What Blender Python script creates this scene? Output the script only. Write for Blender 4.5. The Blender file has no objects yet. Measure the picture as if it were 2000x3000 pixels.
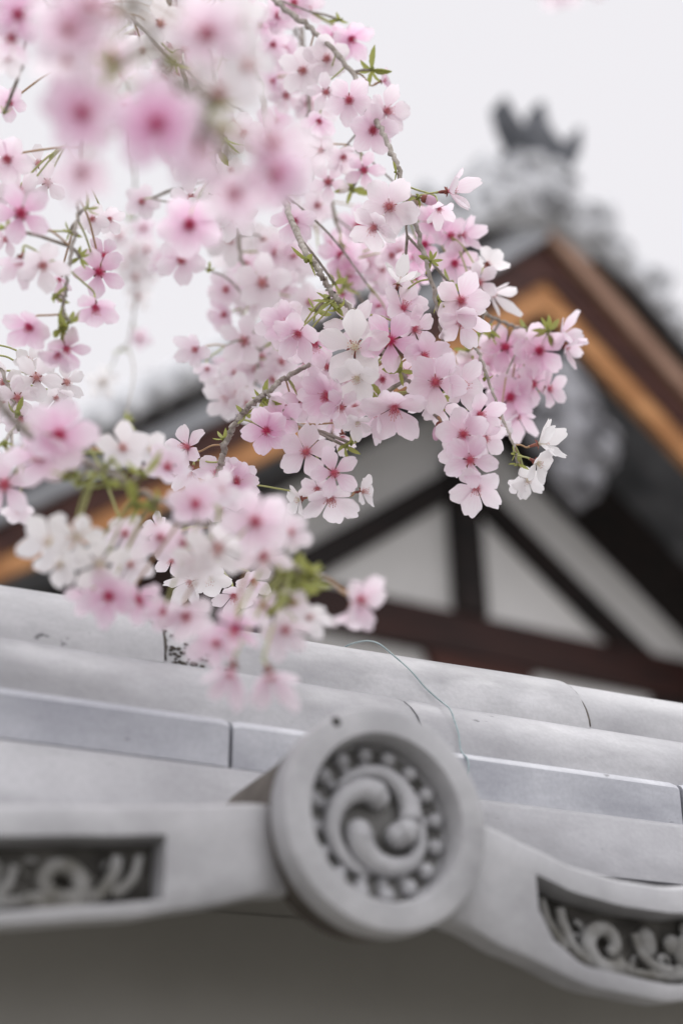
import bpy, bmesh, math, random
from mathutils import Vector, Matrix
from math import sin, cos, pi, radians, sqrt, exp
S = bpy.context.scene
COL = S.collection
R = random.Random(11)

# ------------------------------------------------------------------ camera
EYE = Vector((0, 0, 1.6))
PITCH, ROLL = radians(28), radians(1.5)
F = 4167.0                                   # focal length in photo pixels (50 mm on 24x36, photo 2000x3000)
fw = Vector((0, cos(PITCH), sin(PITCH)))
r0 = Vector((1, 0, 0)); u0 = r0.cross(fw)
rt = cos(ROLL) * r0 - sin(ROLL) * u0
up = sin(ROLL) * r0 + cos(ROLL) * u0
cd = bpy.data.cameras.new('camera'); cam = bpy.data.objects.new('camera', cd); COL.objects.link(cam)
m = Matrix((rt, up, -fw)).transposed().to_4x4(); m.translation = EYE
cam.matrix_world = m
cd.sensor_fit = 'VERTICAL'; cd.sensor_height = 36; cd.sensor_width = 24; cd.lens = 50
cd.clip_start = 0.02; cd.clip_end = 3000
cd.dof.use_dof = True; cd.dof.focus_distance = 0.80; cd.dof.aperture_fstop = 3.9
cd.dof.aperture_blades = 0
S.camera = cam

# ------------------------------------------------------------------ sky, sun, exposure
W = bpy.data.worlds.new('World'); S.world = W; W.use_nodes = True
nt = W.node_tree; nt.nodes.clear()
out = nt.nodes.new('ShaderNodeOutputWorld'); bg = nt.nodes.new('ShaderNodeBackground')
sky = nt.nodes.new('ShaderNodeTexSky'); sky.sky_type = 'NISHITA'; sky.sun_disc = False
sky.sun_elevation = radians(58); sky.sun_rotation = radians(200); sky.dust_density = 6; sky.air_density = 1
tc = nt.nodes.new('ShaderNodeTexCoord'); sep = nt.nodes.new('ShaderNodeSeparateXYZ')
ramp = nt.nodes.new('ShaderNodeValToRGB')    # overcast cloud luminance: even low down, brighter overhead
ramp.color_ramp.elements[0].position = 0.79; ramp.color_ramp.elements[0].color = (.435, .4275, .444, 1)
ramp.color_ramp.elements[1].position = 0.97; ramp.color_ramp.elements[1].color = (.98, .98, 1, 1)
sc_ = nt.nodes.new('ShaderNodeVectorMath'); sc_.operation = 'SCALE'; sc_.inputs['Scale'].default_value = 20.6
mix = nt.nodes.new('ShaderNodeMix'); mix.data_type = 'RGBA'; mix.inputs['Factor'].default_value = 0.97
nt.links.new(tc.outputs['Generated'], sep.inputs[0]); nt.links.new(sep.outputs['Z'], ramp.inputs[0])
nt.links.new(ramp.outputs[0], sc_.inputs[0])
mr = nt.nodes.new('ShaderNodeMapRange'); mr.interpolation_type = 'SMOOTHSTEP'      # sky brightness added behind the camera to lift surfaces that face it
for k, v in (('From Min', .15), ('From Max', -.75), ('To Min', 20.6), ('To Max', 41)): mr.inputs[k].default_value = v
nt.links.new(sep.outputs['Y'], mr.inputs[0]); nt.links.new(mr.outputs[0], sc_.inputs['Scale'])
nt.links.new(sky.outputs[0], mix.inputs['A']); nt.links.new(sc_.outputs[0], mix.inputs['B'])
nt.links.new(mix.outputs['Result'], bg.inputs[0]); bg.inputs[1].default_value = 0.10
nt.links.new(bg.outputs[0], out.inputs[0])
sl = bpy.data.lights.new('sun', 'SUN'); sl.energy = 1.0; sl.angle = radians(35); sl.color = (1, .975, .95)
so = bpy.data.objects.new('sun', sl); COL.objects.link(so)
SUNDIR = Vector((.22, .30, .93)).normalized()
so.rotation_euler = SUNDIR.to_track_quat('Z', 'Y').to_euler()
S.view_settings.view_transform = 'Standard'; S.view_settings.look = 'None'
S.view_settings.exposure = 0.0; S.view_settings.gamma = 1; S.view_settings.use_curve_mapping = False
S.cycles.max_bounces = 8; S.cycles.diffuse_bounces = 5; S.cycles.transmission_bounces = 6

def at(x, y, d):                              # a point d metres deep, named by where the photo shows it
    return EYE + (fw + rt * ((x - 1000) / F) - up * ((y - 1500) / F)) * d

# ------------------------------------------------------------------ materials
def mat(name):
    m = bpy.data.materials.new(name); m.use_nodes = True
    return m, m.node_tree, m.node_tree.nodes['Principled BSDF']
def nd(t, kind, **kw):
    n = t.nodes.new(kind)
    for k, v in kw.items(): setattr(n, k, v)
    return n
def noise_mat(name, c1, c2, scale=8, rough=.7, detail=6, c3=None, s3=60, bump=.0, stretch=None, spec=.3, lo=.35, hi=.65, streak=None):
    m, t, b = mat(name)
    tc = nd(t, 'ShaderNodeTexCoord'); mp = nd(t, 'ShaderNodeMapping')
    if stretch: mp.inputs['Scale'].default_value = stretch
    t.links.new(tc.outputs['Object'], mp.inputs[0])
    n = nd(t, 'ShaderNodeTexNoise'); n.inputs['Scale'].default_value = scale; n.inputs['Detail'].default_value = detail
    t.links.new(mp.outputs[0], n.inputs[0])
    r = nd(t, 'ShaderNodeValToRGB'); r.color_ramp.elements[0].position = lo; r.color_ramp.elements[1].position = hi
    r.color_ramp.elements[0].color = (*c1, 1); r.color_ramp.elements[1].color = (*c2, 1)
    t.links.new(n.outputs[0], r.inputs[0]); col = r.outputs[0]
    if c3:
        n3 = nd(t, 'ShaderNodeTexNoise'); n3.inputs['Scale'].default_value = s3; n3.inputs['Detail'].default_value = 8
        t.links.new(mp.outputs[0], n3.inputs[0])
        r3 = nd(t, 'ShaderNodeValToRGB'); r3.color_ramp.elements[0].position = .64; r3.color_ramp.elements[1].position = .72
        mx = nd(t, 'ShaderNodeMix', data_type='RGBA'); t.links.new(n3.outputs[0], r3.inputs[0])
        t.links.new(r3.outputs[0], mx.inputs['Factor']); t.links.new(col, mx.inputs['A']); mx.inputs['B'].default_value = (*c3, 1)
        col = mx.outputs['Result']
    t.links.new(col, b.inputs['Base Color'])
    b.inputs['Roughness'].default_value = rough; b.inputs['Specular IOR Level'].default_value = spec
    if bump:
        n2 = nd(t, 'ShaderNodeTexNoise'); n2.inputs['Scale'].default_value = scale * 14; n2.inputs['Detail'].default_value = 4
        bp = nd(t, 'ShaderNodeBump'); bp.inputs['Strength'].default_value = bump; bp.inputs['Distance'].default_value = .002
        t.links.new(mp.outputs[0], n2.inputs[0]); t.links.new(n2.outputs[0], bp.inputs['Height']); t.links.new(bp.outputs[0], b.inputs['Normal'])
    return m
M = {}
def tile_mat(name, c1, c2, scale, streak, rough=.5, grime=.5):
    # smoked clay: broad silvery clouding, streaks along the tile, fine grain, specks, and a little grime at random
    m, t, b = mat(name); tc = nd(t, 'ShaderNodeTexCoord'); oi = nd(t, 'ShaderNodeObjectInfo')
    sh = nd(t, 'ShaderNodeVectorMath', operation='MULTIPLY_ADD'); sh.inputs[1].default_value = (1, 1, 1)
    rc = nd(t, 'ShaderNodeCombineXYZ'); rm = nd(t, 'ShaderNodeMath', operation='MULTIPLY'); rm.inputs[1].default_value = 7
    t.links.new(oi.outputs['Random'], rm.inputs[0]); t.links.new(rm.outputs[0], rc.inputs[0]); t.links.new(rm.outputs[0], rc.inputs[2])
    t.links.new(tc.outputs['Object'], sh.inputs[0]); t.links.new(rc.outputs[0], sh.inputs[2])
    def nz(sc, det, stretch=(1, 1, 1), ro=.55):
        mp = nd(t, 'ShaderNodeMapping'); mp.inputs['Scale'].default_value = stretch; t.links.new(sh.outputs[0], mp.inputs[0])
        n = nd(t, 'ShaderNodeTexNoise'); n.inputs['Scale'].default_value = sc; n.inputs['Detail'].default_value = det; n.inputs['Roughness'].default_value = ro
        t.links.new(mp.outputs[0], n.inputs[0]); return n.outputs[0]
    def ramp(v, a, c, ca=(0, 0, 0, 1), cb=(1, 1, 1, 1)):
        r = nd(t, 'ShaderNodeValToRGB'); r.color_ramp.elements[0].position = a; r.color_ramp.elements[1].position = c
        r.color_ramp.elements[0].color = ca; r.color_ramp.elements[1].color = cb; t.links.new(v, r.inputs[0]); return r.outputs[0]
    def blend(a, col, fac):
        x = nd(t, 'ShaderNodeMix', data_type='RGBA'); t.links.new(a, x.inputs['A'])
        (t.links.new(col, x.inputs['B']) if not isinstance(col, tuple) else setattr(x.inputs['B'], 'default_value', (*col, 1)))
        t.links.new(fac, x.inputs['Factor']); return x.outputs['Result']
    col = ramp(nz(scale, 7), .36, .64, (*c1, 1), (*c2, 1))
    k = ramp(nz(scale * 1.3, 8, streak, .6), .46, .70, (0, 0, 0, 1), (.75, .75, .75, 1)); col = blend(col, tuple(.62 * v for v in c1), k)
    k = ramp(nz(scale * 1.1, 6, streak), .60, .70, (0, 0, 0, 1), (.55, .55, .55, 1)); col = blend(col, tuple(min(.8, 1.25 * v) for v in c2), k)
    k = ramp(nz(420, 3), .40, .60, (0, 0, 0, 1), (.13, .13, .13, 1)); col = blend(col, tuple(.6 * v for v in c1), k)
    k = ramp(nz(62, 9, (1, 1.6, 1.6)), .69, .735, (0, 0, 0, 1), (grime, grime, grime, 1)); col = blend(col, (.07, .07, .075), k)
    t.links.new(col, b.inputs['Base Color'])
    t.links.new(ramp(nz(scale * 3, 5), .3, .7, (rough - .14,) * 3 + (1,), (rough + .16,) * 3 + (1,)), b.inputs['Roughness'])
    b.inputs['Specular IOR Level'].default_value = .4
    bp = nd(t, 'ShaderNodeBump'); bp.inputs['Strength'].default_value = .16; bp.inputs['Distance'].default_value = .0012
    t.links.new(nz(260, 5), bp.inputs['Height']); t.links.new(bp.outputs[0], b.inputs['Normal'])
    return m
M['tile'] = tile_mat('smoked_tile', (.31, .31, .325), (.47, .47, .485), 9, (.8, 1.7, 2.1), .5, .8)
M['tile_blue'] = tile_mat('smoked_tile_bluish', (.29, .30, .34), (.55, .56, .59), 7, (.6, 1.9, 2.4), .42, .7)
M['tile_cap'] = tile_mat('smoked_tile_pale', (.36, .36, .375), (.49, .49, .50), 9, (.8, 1.6, 1.7), .46, .95)
M['tile_face'] = tile_mat('smoked_tile_front', (.34, .34, .352), (.48, .48, .49), 11, (1, 1, 1.4), .5, .5)
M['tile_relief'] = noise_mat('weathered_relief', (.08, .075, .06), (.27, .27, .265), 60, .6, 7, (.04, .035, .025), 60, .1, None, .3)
M['tile_under'] = noise_mat('tile_shade_and_grime', (.05, .042, .035), (.13, .115, .10), 30, .75, 6)  # shade of the end-tile barrel put into the colour; joint grime shares it
M['dark'] = noise_mat('dark_gap', (.02, .02, .02), (.05, .045, .04), 30, .9)
M['plaster_grey'] = noise_mat('grey_mortar', (.31, .30, .275), (.38, .37, .345), 5, .9, 5, None, 0, .1)
M['plaster_white'] = noise_mat('white_plaster', (.66, .65, .635), (.76, .75, .74), 2, .9, 5)
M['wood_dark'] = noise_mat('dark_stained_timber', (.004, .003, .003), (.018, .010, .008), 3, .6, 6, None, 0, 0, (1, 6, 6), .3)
M['wood_beam'] = noise_mat('dark_red_beam', (.016, .007, .006), (.045, .015, .011), 3, .6, 6, None, 0, 0, (1, 6, 6), .3)
M['wood_red'] = noise_mat('red_brown_timber', (.034, .010, .007), (.072, .022, .014), 3, .6, 6, None, 0, 0, (1, 6, 6), .3)
M['wood_brown'] = noise_mat('weathered_brown_board', (.27, .16, .115), (.40, .255, .185), 3, .7, 6, None, 0, 0, (1, 5, 5), .25)
M['wood_orange'] = noise_mat('orange_timber', (.36, .155, .055), (.58, .29, .12), 2.2, .6, 6, None, 0, 0, (1, 6, 6), .3)
M['wood_grey'] = noise_mat('weathered_skylit_board', (.28, .29, .31), (.40, .41, .43), 4, .75, 6, None, 0, 0, (1, 5, 5), .25)  # left edge board: weathered grey with sky light put into the colour
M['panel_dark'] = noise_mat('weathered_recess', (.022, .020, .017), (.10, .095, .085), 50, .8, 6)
M['crest_floor'] = noise_mat('crest_recess_shade', (.10, .098, .092), (.21, .208, .20), 60, .75, 6, (.05, .045, .035), 90, .15)  # rim's shadow put into the floor as a darker colour
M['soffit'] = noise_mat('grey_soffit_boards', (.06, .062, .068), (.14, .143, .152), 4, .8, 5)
M['roof_tile'] = noise_mat('old_roof_tile', (.36, .365, .38), (.52, .53, .55), 6, .6, 6)
M['ornament'] = noise_mat('carved_tile', (.42, .425, .44), (.62, .63, .65), 7, .6, 7)
M['ornament_dark'] = noise_mat('dark_tile', (.06, .065, .075), (.13, .135, .15), 8, .6)
M['carved_grey'] = noise_mat('carved_grey_wood', (.12, .12, .13), (.34, .34, .36), 9, .7)
M['ground'] = noise_mat('gravel', (.14, .135, .12), (.24, .23, .21), 40, .9, 8, None, 0, .3)
M['bark'] = noise_mat('cherry_bark', (.28, .24, .205), (.50, .46, .42), 260, .75, 6, (.10, .07, .05), 300, .4, (1, 1, 1), .3)
M['pedicel'] = noise_mat('green_stalk', (.34, .38, .13), (.48, .48, .22), 150, .6, 3)
M['pedicel_red'] = noise_mat('reddish_stalk', (.40, .20, .14), (.46, .36, .18), 120, .6, 3)
M['calyx'] = noise_mat('red_calyx', (.16, .035, .03), (.34, .14, .10), 8, .6, 3)
M['anther'] = noise_mat('brown_anther', (.40, .05, .07), (.66, .30, .12), 8, .6, 2)
M['wire'] = noise_mat('blue_green_wire', (.22, .29, .30), (.34, .41, .42), 200, .4, 2)

def leaf_material():
    m, t, b = mat('young_leaf')
    t.nodes.remove(b); o = t.nodes['Material Output']
    oi = nd(t, 'ShaderNodeObjectInfo')
    mx = nd(t, 'ShaderNodeMix', data_type='RGBA'); mx.inputs['A'].default_value = (.33, .45, .10, 1); mx.inputs['B'].default_value = (.42, .30, .11, 1)
    tcc = nd(t, 'ShaderNodeTexCoord'); n = nd(t, 'ShaderNodeTexNoise'); n.inputs['Scale'].default_value = 90
    t.links.new(tcc.outputs['Object'], n.inputs[0])
    rr = nd(t, 'ShaderNodeValToRGB'); rr.color_ramp.elements[0].position = .42; rr.color_ramp.elements[1].position = .64
    t.links.new(n.outputs[0], rr.inputs[0]); t.links.new(rr.outputs[0], mx.inputs['Factor'])
    d = nd(t, 'ShaderNodeBsdfDiffuse'); tr = nd(t, 'ShaderNodeBsdfTranslucent'); g = nd(t, 'ShaderNodeBsdfGlossy'); g.inputs['Roughness'].default_value = .45
    ms = nd(t, 'ShaderNodeMixShader'); ms.inputs[0].default_value = .45; m2 = nd(t, 'ShaderNodeMixShader'); m2.inputs[0].default_value = .05
    t.links.new(mx.outputs['Result'], d.inputs[0]); t.links.new(mx.outputs['Result'], tr.inputs[0])
    t.links.new(d.outputs[0], ms.inputs[1]); t.links.new(tr.outputs[0], ms.inputs[2]); t.links.new(ms.outputs[0], m2.inputs[1]); t.links.new(g.outputs[0], m2.inputs[2])
    t.links.new(m2.outputs[0], o.inputs[0]); return m
M['leaf'] = leaf_material()

def petal_material():
    # petal pigment: deep pink at the throat, paler to the rim; how pink a blossom is comes from its object colour
    m, t, b = mat('petal'); t.nodes.remove(b); o = t.nodes['Material Output']
    oi = nd(t, 'ShaderNodeObjectInfo'); sp = nd(t, 'ShaderNodeSeparateColor'); t.links.new(oi.outputs['Color'], sp.inputs[0])
    tcc = nd(t, 'ShaderNodeTexCoord'); sx = nd(t, 'ShaderNodeSeparateXYZ'); t.links.new(tcc.outputs['Object'], sx.inputs[0])
    cx = nd(t, 'ShaderNodeCombineXYZ'); t.links.new(sx.outputs[0], cx.inputs[0]); t.links.new(sx.outputs[1], cx.inputs[1])
    ln = nd(t, 'ShaderNodeVectorMath', operation='LENGTH'); t.links.new(cx.outputs[0], ln.inputs[0])
    nz = nd(t, 'ShaderNodeTexNoise'); nz.inputs['Scale'].default_value = 5; nz.inputs['Detail'].default_value = 3
    nm = nd(t, 'ShaderNodeVectorMath', operation='NORMALIZE'); t.links.new(cx.outputs[0], nm.inputs[0])
    sc = nd(t, 'ShaderNodeVectorMath', operation='SCALE'); sc.inputs['Scale'].default_value = 2.6; t.links.new(nm.outputs[0], sc.inputs[0])
    sm = nd(t, 'ShaderNodeVectorMath', operation='ADD'); t.links.new(sc.outputs[0], sm.inputs[0]); t.links.new(cx.outputs[0], sm.inputs[1])
    t.links.new(sm.outputs[0], nz.inputs[0])
    ma = nd(t, 'ShaderNodeMath', operation='MULTIPLY_ADD'); ma.inputs[1].default_value = .26; ma.inputs[2].default_value = -.13
    t.links.new(nz.outputs[0], ma.inputs[0])
    ad = nd(t, 'ShaderNodeMath', operation='ADD'); t.links.new(ln.outputs['Value'], ad.inputs[0]); t.links.new(ma.outputs[0], ad.inputs[1])
    edge = nd(t, 'ShaderNodeMix', data_type='RGBA'); edge.inputs['A'].default_value = (.93, .915, .92, 1); edge.inputs['B'].default_value = (.92, .73, .86, 1)
    t.links.new(sp.outputs['Red'], edge.inputs['Factor'])
    mid = nd(t, 'ShaderNodeMix', data_type='RGBA'); mid.inputs['A'].default_value = (.89, .87, .875, 1); mid.inputs['B'].default_value = (.84, .40, .66, 1)
    t.links.new(sp.outputs['Red'], mid.inputs['Factor'])
    core = nd(t, 'ShaderNodeMix', data_type='RGBA'); core.inputs['A'].default_value = (.88, .86, .82, 1); core.inputs['B'].default_value = (.60, .02, .19, 1)
    p2 = nd(t, 'ShaderNodeMath', operation='POWER'); p2.inputs[1].default_value = .6; t.links.new(sp.outputs['Green'], p2.inputs[0]); t.links.new(p2.outputs[0], core.inputs['Factor'])
    r1 = nd(t, 'ShaderNodeMapRange', interpolation_type='SMOOTHSTEP'); r1.inputs['From Min'].default_value = .10; r1.inputs['From Max'].default_value = .44
    r2 = nd(t, 'ShaderNodeMapRange', interpolation_type='SMOOTHSTEP'); r2.inputs['From Min'].default_value = .03; r2.inputs['From Max'].default_value = .125
    t.links.new(ad.outputs[0], r1.inputs[0]); t.links.new(ad.outputs[0], r2.inputs[0])
    a = nd(t, 'ShaderNodeMix', data_type='RGBA'); t.links.new(r1.outputs[0], a.inputs['Factor']); t.links.new(mid.outputs['Result'], a.inputs['A']); t.links.new(edge.outputs['Result'], a.inputs['B'])
    c = nd(t, 'ShaderNodeMix', data_type='RGBA'); t.links.new(r2.outputs[0], c.inputs['Factor']); t.links.new(core.outputs['Result'], c.inputs['A']); t.links.new(a.outputs['Result'], c.inputs['B'])
    d = nd(t, 'ShaderNodeBsdfDiffuse'); tr = nd(t, 'ShaderNodeBsdfTranslucent')
    ms = nd(t, 'ShaderNodeMixShader'); ms.inputs[0].default_value = .62
    t.links.new(c.outputs['Result'], d.inputs[0]); t.links.new(c.outputs['Result'], tr.inputs[0])
    t.links.new(d.outputs[0], ms.inputs[1]); t.links.new(tr.outputs[0], ms.inputs[2]); t.links.new(ms.outputs[0], o.inputs[0])
    return m
M['petal'] = petal_material()
def filament_material():
    m, t, b = mat('filament')
    oi = nd(t, 'ShaderNodeObjectInfo'); sp = nd(t, 'ShaderNodeSeparateColor'); t.links.new(oi.outputs['Color'], sp.inputs[0])
    tcc = nd(t, 'ShaderNodeTexCoord'); sx = nd(t, 'ShaderNodeSeparateXYZ'); t.links.new(tcc.outputs['Object'], sx.inputs[0])
    deep = nd(t, 'ShaderNodeMix', data_type='RGBA'); deep.inputs['A'].default_value = (.72, .66, .50, 1); deep.inputs['B'].default_value = (.52, .015, .10, 1)
    tip = nd(t, 'ShaderNodeMix', data_type='RGBA'); tip.inputs['A'].default_value = (.85, .83, .80, 1); tip.inputs['B'].default_value = (.72, .20, .32, 1)
    p2 = nd(t, 'ShaderNodeMath', operation='POWER'); p2.inputs[1].default_value = .45; t.links.new(sp.outputs['Red'], p2.inputs[0])
    t.links.new(p2.outputs[0], deep.inputs['Factor']); t.links.new(p2.outputs[0], tip.inputs['Factor'])
    mr = nd(t, 'ShaderNodeMapRange'); mr.inputs['From Min'].default_value = .03; mr.inputs['From Max'].default_value = .26; t.links.new(sx.outputs[2], mr.inputs[0])
    x = nd(t, 'ShaderNodeMix', data_type='RGBA'); t.links.new(mr.outputs[0], x.inputs['Factor']); t.links.new(deep.outputs['Result'], x.inputs['A']); t.links.new(tip.outputs['Result'], x.inputs['B'])
    t.links.new(x.outputs['Result'], b.inputs['Base Color']); b.inputs['Roughness'].default_value = .6
    return m
M['filament'] = filament_material()

# ------------------------------------------------------------------ mesh helpers
def obj(name, bm, mats, parent=None, smooth=False, loc=None):
    me = bpy.data.meshes.new(name); bm.normal_update(); bm.to_mesh(me); bm.free()
    for k in (mats if isinstance(mats, (list, tuple)) else [mats]): me.materials.append(M[k] if isinstance(k, str) else k)
    if smooth: me.polygons.foreach_set('use_smooth', [True] * len(me.polygons))
    o = bpy.data.objects.new(name, me); COL.objects.link(o)
    if parent: o.parent = parent
    if loc: o.location = loc
    return o
def thing(name, label, cat, loc=(0, 0, 0), rz=0, group=None):
    o = bpy.data.objects.new(name, None); COL.objects.link(o); o.empty_display_size = .05
    o.location = loc; o.rotation_euler = (0, 0, rz); o['label'] = label; o['category'] = cat
    if group: o['group'] = group
    return o
def box(bm, x0, x1, y0, y1, z0, z1, bev=0):
    vs = [bm.verts.new((x, y, z)) for x in (x0, x1) for y in (y0, y1) for z in (z0, z1)]
    fs = [bm.faces.new([vs[i] for i in f]) for f in ((0, 1, 3, 2), (4, 6, 7, 5), (0, 4, 5, 1), (2, 3, 7, 6), (0, 2, 6, 4), (1, 5, 7, 3))]
    if bev:
        es = list({e for f in fs for e in f.edges}); bmesh.ops.bevel(bm, geom=es, offset=bev, segments=2, affect='EDGES', profile=.6)
def prism(bm, pts, y0, y1, bev=0):            # outline in the x-z plane, pushed through from y0 to y1
    a = [bm.verts.new((x, y0, z)) for x, z in pts]; b = [bm.verts.new((x, y1, z)) for x, z in pts]
    n = len(pts); fs = [bm.faces.new(a), bm.faces.new(b[::-1])]
    for i in range(n): fs.append(bm.faces.new((a[i], b[i], b[(i + 1) % n], a[(i + 1) % n])))
    bmesh.ops.recalc_face_normals(bm, faces=fs)
    if bev: bmesh.ops.bevel(bm, geom=[e for e in fs[0].edges], offset=bev, segments=2, affect='EDGES')
def extrude_profile(bm, prof, xs, scale=None):   # closed (y,z) profile swept along x; scale(x)->factor about its centre
    cy = sum(p[0] for p in prof) / len(prof); cz = min(p[1] for p in prof)
    rings = []
    for x in xs:
        k = scale(x) if scale else 1
        rings.append([bm.verts.new((x, cy + (y - cy) * k, cz + (z - cz) * k)) for y, z in prof])
    n = len(prof)
    for a, b in zip(rings, rings[1:]):
        for i in range(n): bm.faces.new((a[i], a[(i + 1) % n], b[(i + 1) % n], b[i]))
    bm.faces.new(rings[0]); bm.faces.new(rings[-1][::-1])
    bmesh.ops.recalc_face_normals(bm, faces=bm.faces)
def tube(bm, pts, rad, seg=8, cap=True):
    pts = [Vector(p) for p in pts]; n = len(pts); rings = []
    ref = Vector((.31, .17, .93))
    for i, p in enumerate(pts):
        t = (pts[min(i + 1, n - 1)] - pts[max(i - 1, 0)]).normalized()
        a = t.cross(ref)
        if a.length < .05: a = t.cross(Vector((1, .2, 0)))
        a.normalize(); b = t.cross(a)
        r = rad(i / (n - 1)) if callable(rad) else rad
        rings.append([bm.verts.new(p + a * cos(2 * pi * k / seg) * r + b * sin(2 * pi * k / seg) * r) for k in range(seg)])
    for p, q in zip(rings, rings[1:]):
        for k in range(seg): bm.faces.new((p[k], p[(k + 1) % seg], q[(k + 1) % seg], q[k]))
    if cap: bm.faces.new(rings[0][::-1]); bm.faces.new(rings[-1])
def blob(bm, c, r, sq=(1, 1, 1), sub=2):
    g = bmesh.ops.create_icosphere(bm, subdivisions=sub, radius=1)
    for v in g['verts']: v.co = Vector((c[0] + v.co.x * r * sq[0], c[1] + v.co.y * r * sq[1], c[2] + v.co.z * r * sq[2]))
def lathe_y(bm, prof, seg=64):                # profile of (radius, y) turned about the y axis
    rings = [[bm.verts.new((r * cos(2 * pi * k / seg), y, r * sin(2 * pi * k / seg))) for k in range(seg)] if r > 1e-6 else [bm.verts.new((0, y, 0))] for r, y in prof]
    for a, b in zip(rings, rings[1:]):
        for k in range(seg):
            k2 = (k + 1) % seg
            if len(a) == 1: bm.faces.new((a[0], b[k], b[k2]))
            elif len(b) == 1: bm.faces.new((a[k], a[k2], b[0]))
            else: bm.faces.new((a[k], a[k2], b[k2], b[k]))
    bmesh.ops.recalc_face_normals(bm, faces=bm.faces)
def smoothpath(P, n=6):                       # Catmull-Rom through the points
    P = [Vector(p) for p in P]; Q = [P[0] * 2 - P[1]] + P + [P[-1] * 2 - P[-2]]; o = []
    for i in range(1, len(Q) - 2):
        a, b, c, d = Q[i - 1:i + 3]
        for k in range(n):
            t = k / n
            o.append(.5 * ((2 * b) + (c - a) * t + (2 * a - 5 * b + 4 * c - d) * t * t + (3 * b - a - 3 * c + d) * t ** 3))
    o.append(P[-1]); return o

# ------------------------------------------------------------------ ground
bm = bmesh.new(); n = 24
vs = [[bm.verts.new(((i - n / 2) * 100, (j - n / 2) * 100, 0)) for j in range(n + 1)] for i in range(n + 1)]
for i in range(n):
    for j in range(n): bm.faces.new((vs[i][j], vs[i + 1][j], vs[i + 1][j + 1], vs[i][j + 1]))
g = obj('ground', bm, 'ground'); g['kind'] = 'structure'

# ------------------------------------------------------------------ the tiled wall   (local x along it, local -y towards the camera, z up from the ground)
TH = radians(27); V0 = -.601
wall = thing('tiled_wall', 'grey plastered wall capped with pale silver roof tiles and a round crest tile', 'wall', (V0 * sin(TH), -V0 * cos(TH), 0), TH)
UM, ZB = .269, 1.6
X0, X1 = UM - 1.80, UM + 3.0
CY = .075                                      # the wall's centre line
bm = bmesh.new(); box(bm, X0, X1, .035, 2 * CY - .035, -.02, ZB + .15); obj('plaster_wall', bm, 'plaster_grey', wall)
bm = bmesh.new(); box(bm, X0, X1, .036, 2 * CY - .036, ZB + .150, ZB + .2065); obj('roof_bed', bm, 'plaster_grey', wall)
def arc(cy, cz, a, b, th, n=20):               # a half-round shell profile
    o = [(cy - a * cos(pi * k / n), cz + b * sin(pi * k / n)) for k in range(n + 1)]
    i = [(cy + (a - th) * cos(pi * k / n), cz + (b - th) * sin(pi * k / n)) for k in range(n + 1)]
    return o + i
def tile_row(name, prof, joint, L, gap, mk, coll=None, lean=0):
    k0 = int((X0 - joint) / L) - 1
    for k in range(k0, int((X1 - joint) / L) + 1):
        a = joint + k * L; b = a + L - gap
        if b < X0 or a > X1: continue
        bm = bmesh.new(); xs = [a, a + .004, a + L * .3, a + L * .7, b - .012, b - .004, b]
        if coll: xs = [a - .018] + xs
        sc = (lambda x: (1 + coll * ((x - a) / L) ** 2 * (1 if x < b - .002 else .985))) if coll else (lambda x: .985 if x in (a, b) else 1)
        extrude_profile(bm, prof, xs, sc)
        o = obj(name, bm, mk, wall, smooth=True)
        md = o.modifiers.new('split', 'EDGE_SPLIT'); md.split_angle = radians(35)
        o.location = (0, R.uniform(-.0008, .0008), R.uniform(-.0006, .0006))
tile_row('ridge_tile', arc(CY, ZB + .2665, .048, .0435, .009), UM - .05, .2555, .0012, 'tile_cap', .055)
tile_row('ridge_base_tile', arc(CY, ZB + .2325, .0725, .049, .012), UM + .085, .2555, .0016, 'tile')
def noshi(y0, y1, z0, z1, tilt):              # flat stacked tile with a softened upper edge
    return [(y0 - tilt, z0), (y0 - .002, z1 - .004), (y0, z1 - .0012), (y0 + .002, z1), (y1 - .002, z1), (y1, z1 - .0012), (y1 + .002, z1 - .004), (y1 + tilt, z0)]
tile_row('flat_ridge_tile', noshi(-.003, 2 * CY + .003, ZB + .2082, ZB + .2322, .001), UM - .025, .266, .0022, 'tile_blue')
tile_row('lower_flat_tile', noshi(-.007, 2 * CY + .007, ZB + .170, ZB + .2072, .014), UM + .105, .266, .0016, 'tile')
# eave tiles: a pan that dips between the round end tiles, with a carved front panel
PER = .34
TOP = [(0, .008), (.05, .008), (.063, .004), (.078, -.001), (.10, -.008), (.125, -.0115), (.15, -.0125), (.185, -.008), (.225, -.004), (.252, -.001), (.29, .004), (.315, .008), (.34, .008)]
BOT = [(0, -.020), (.036, -.034), (.064, -.046), (.105, -.059), (.142, -.0625), (.165, -.059), (.19, -.051), (.237, -.045), (.265, -.039), (.30, -.030), (.34, -.020)]
def lerp(T, x):
    for (a, p), (b, q) in zip(T, T[1:]):
        if a <= x <= b:
            f = (x - a) / (b - a); f2 = f * f * (3 - 2 * f) * .35 + f * .65; return p + (q - p) * f2
    return T[-1][1]
PL, PR = .079, .252
PAN = [(0, -.028), (.079, -.028), (.085, -.040), (.10, -.050), (.144, -.0550), (.17, -.0520), (.19, -.0460), (.225, -.0410), (.252, -.037), (.34, -.037)]
def panel(x):
    return lerp(TOP, x) - .0115, lerp(PAN, x)
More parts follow.
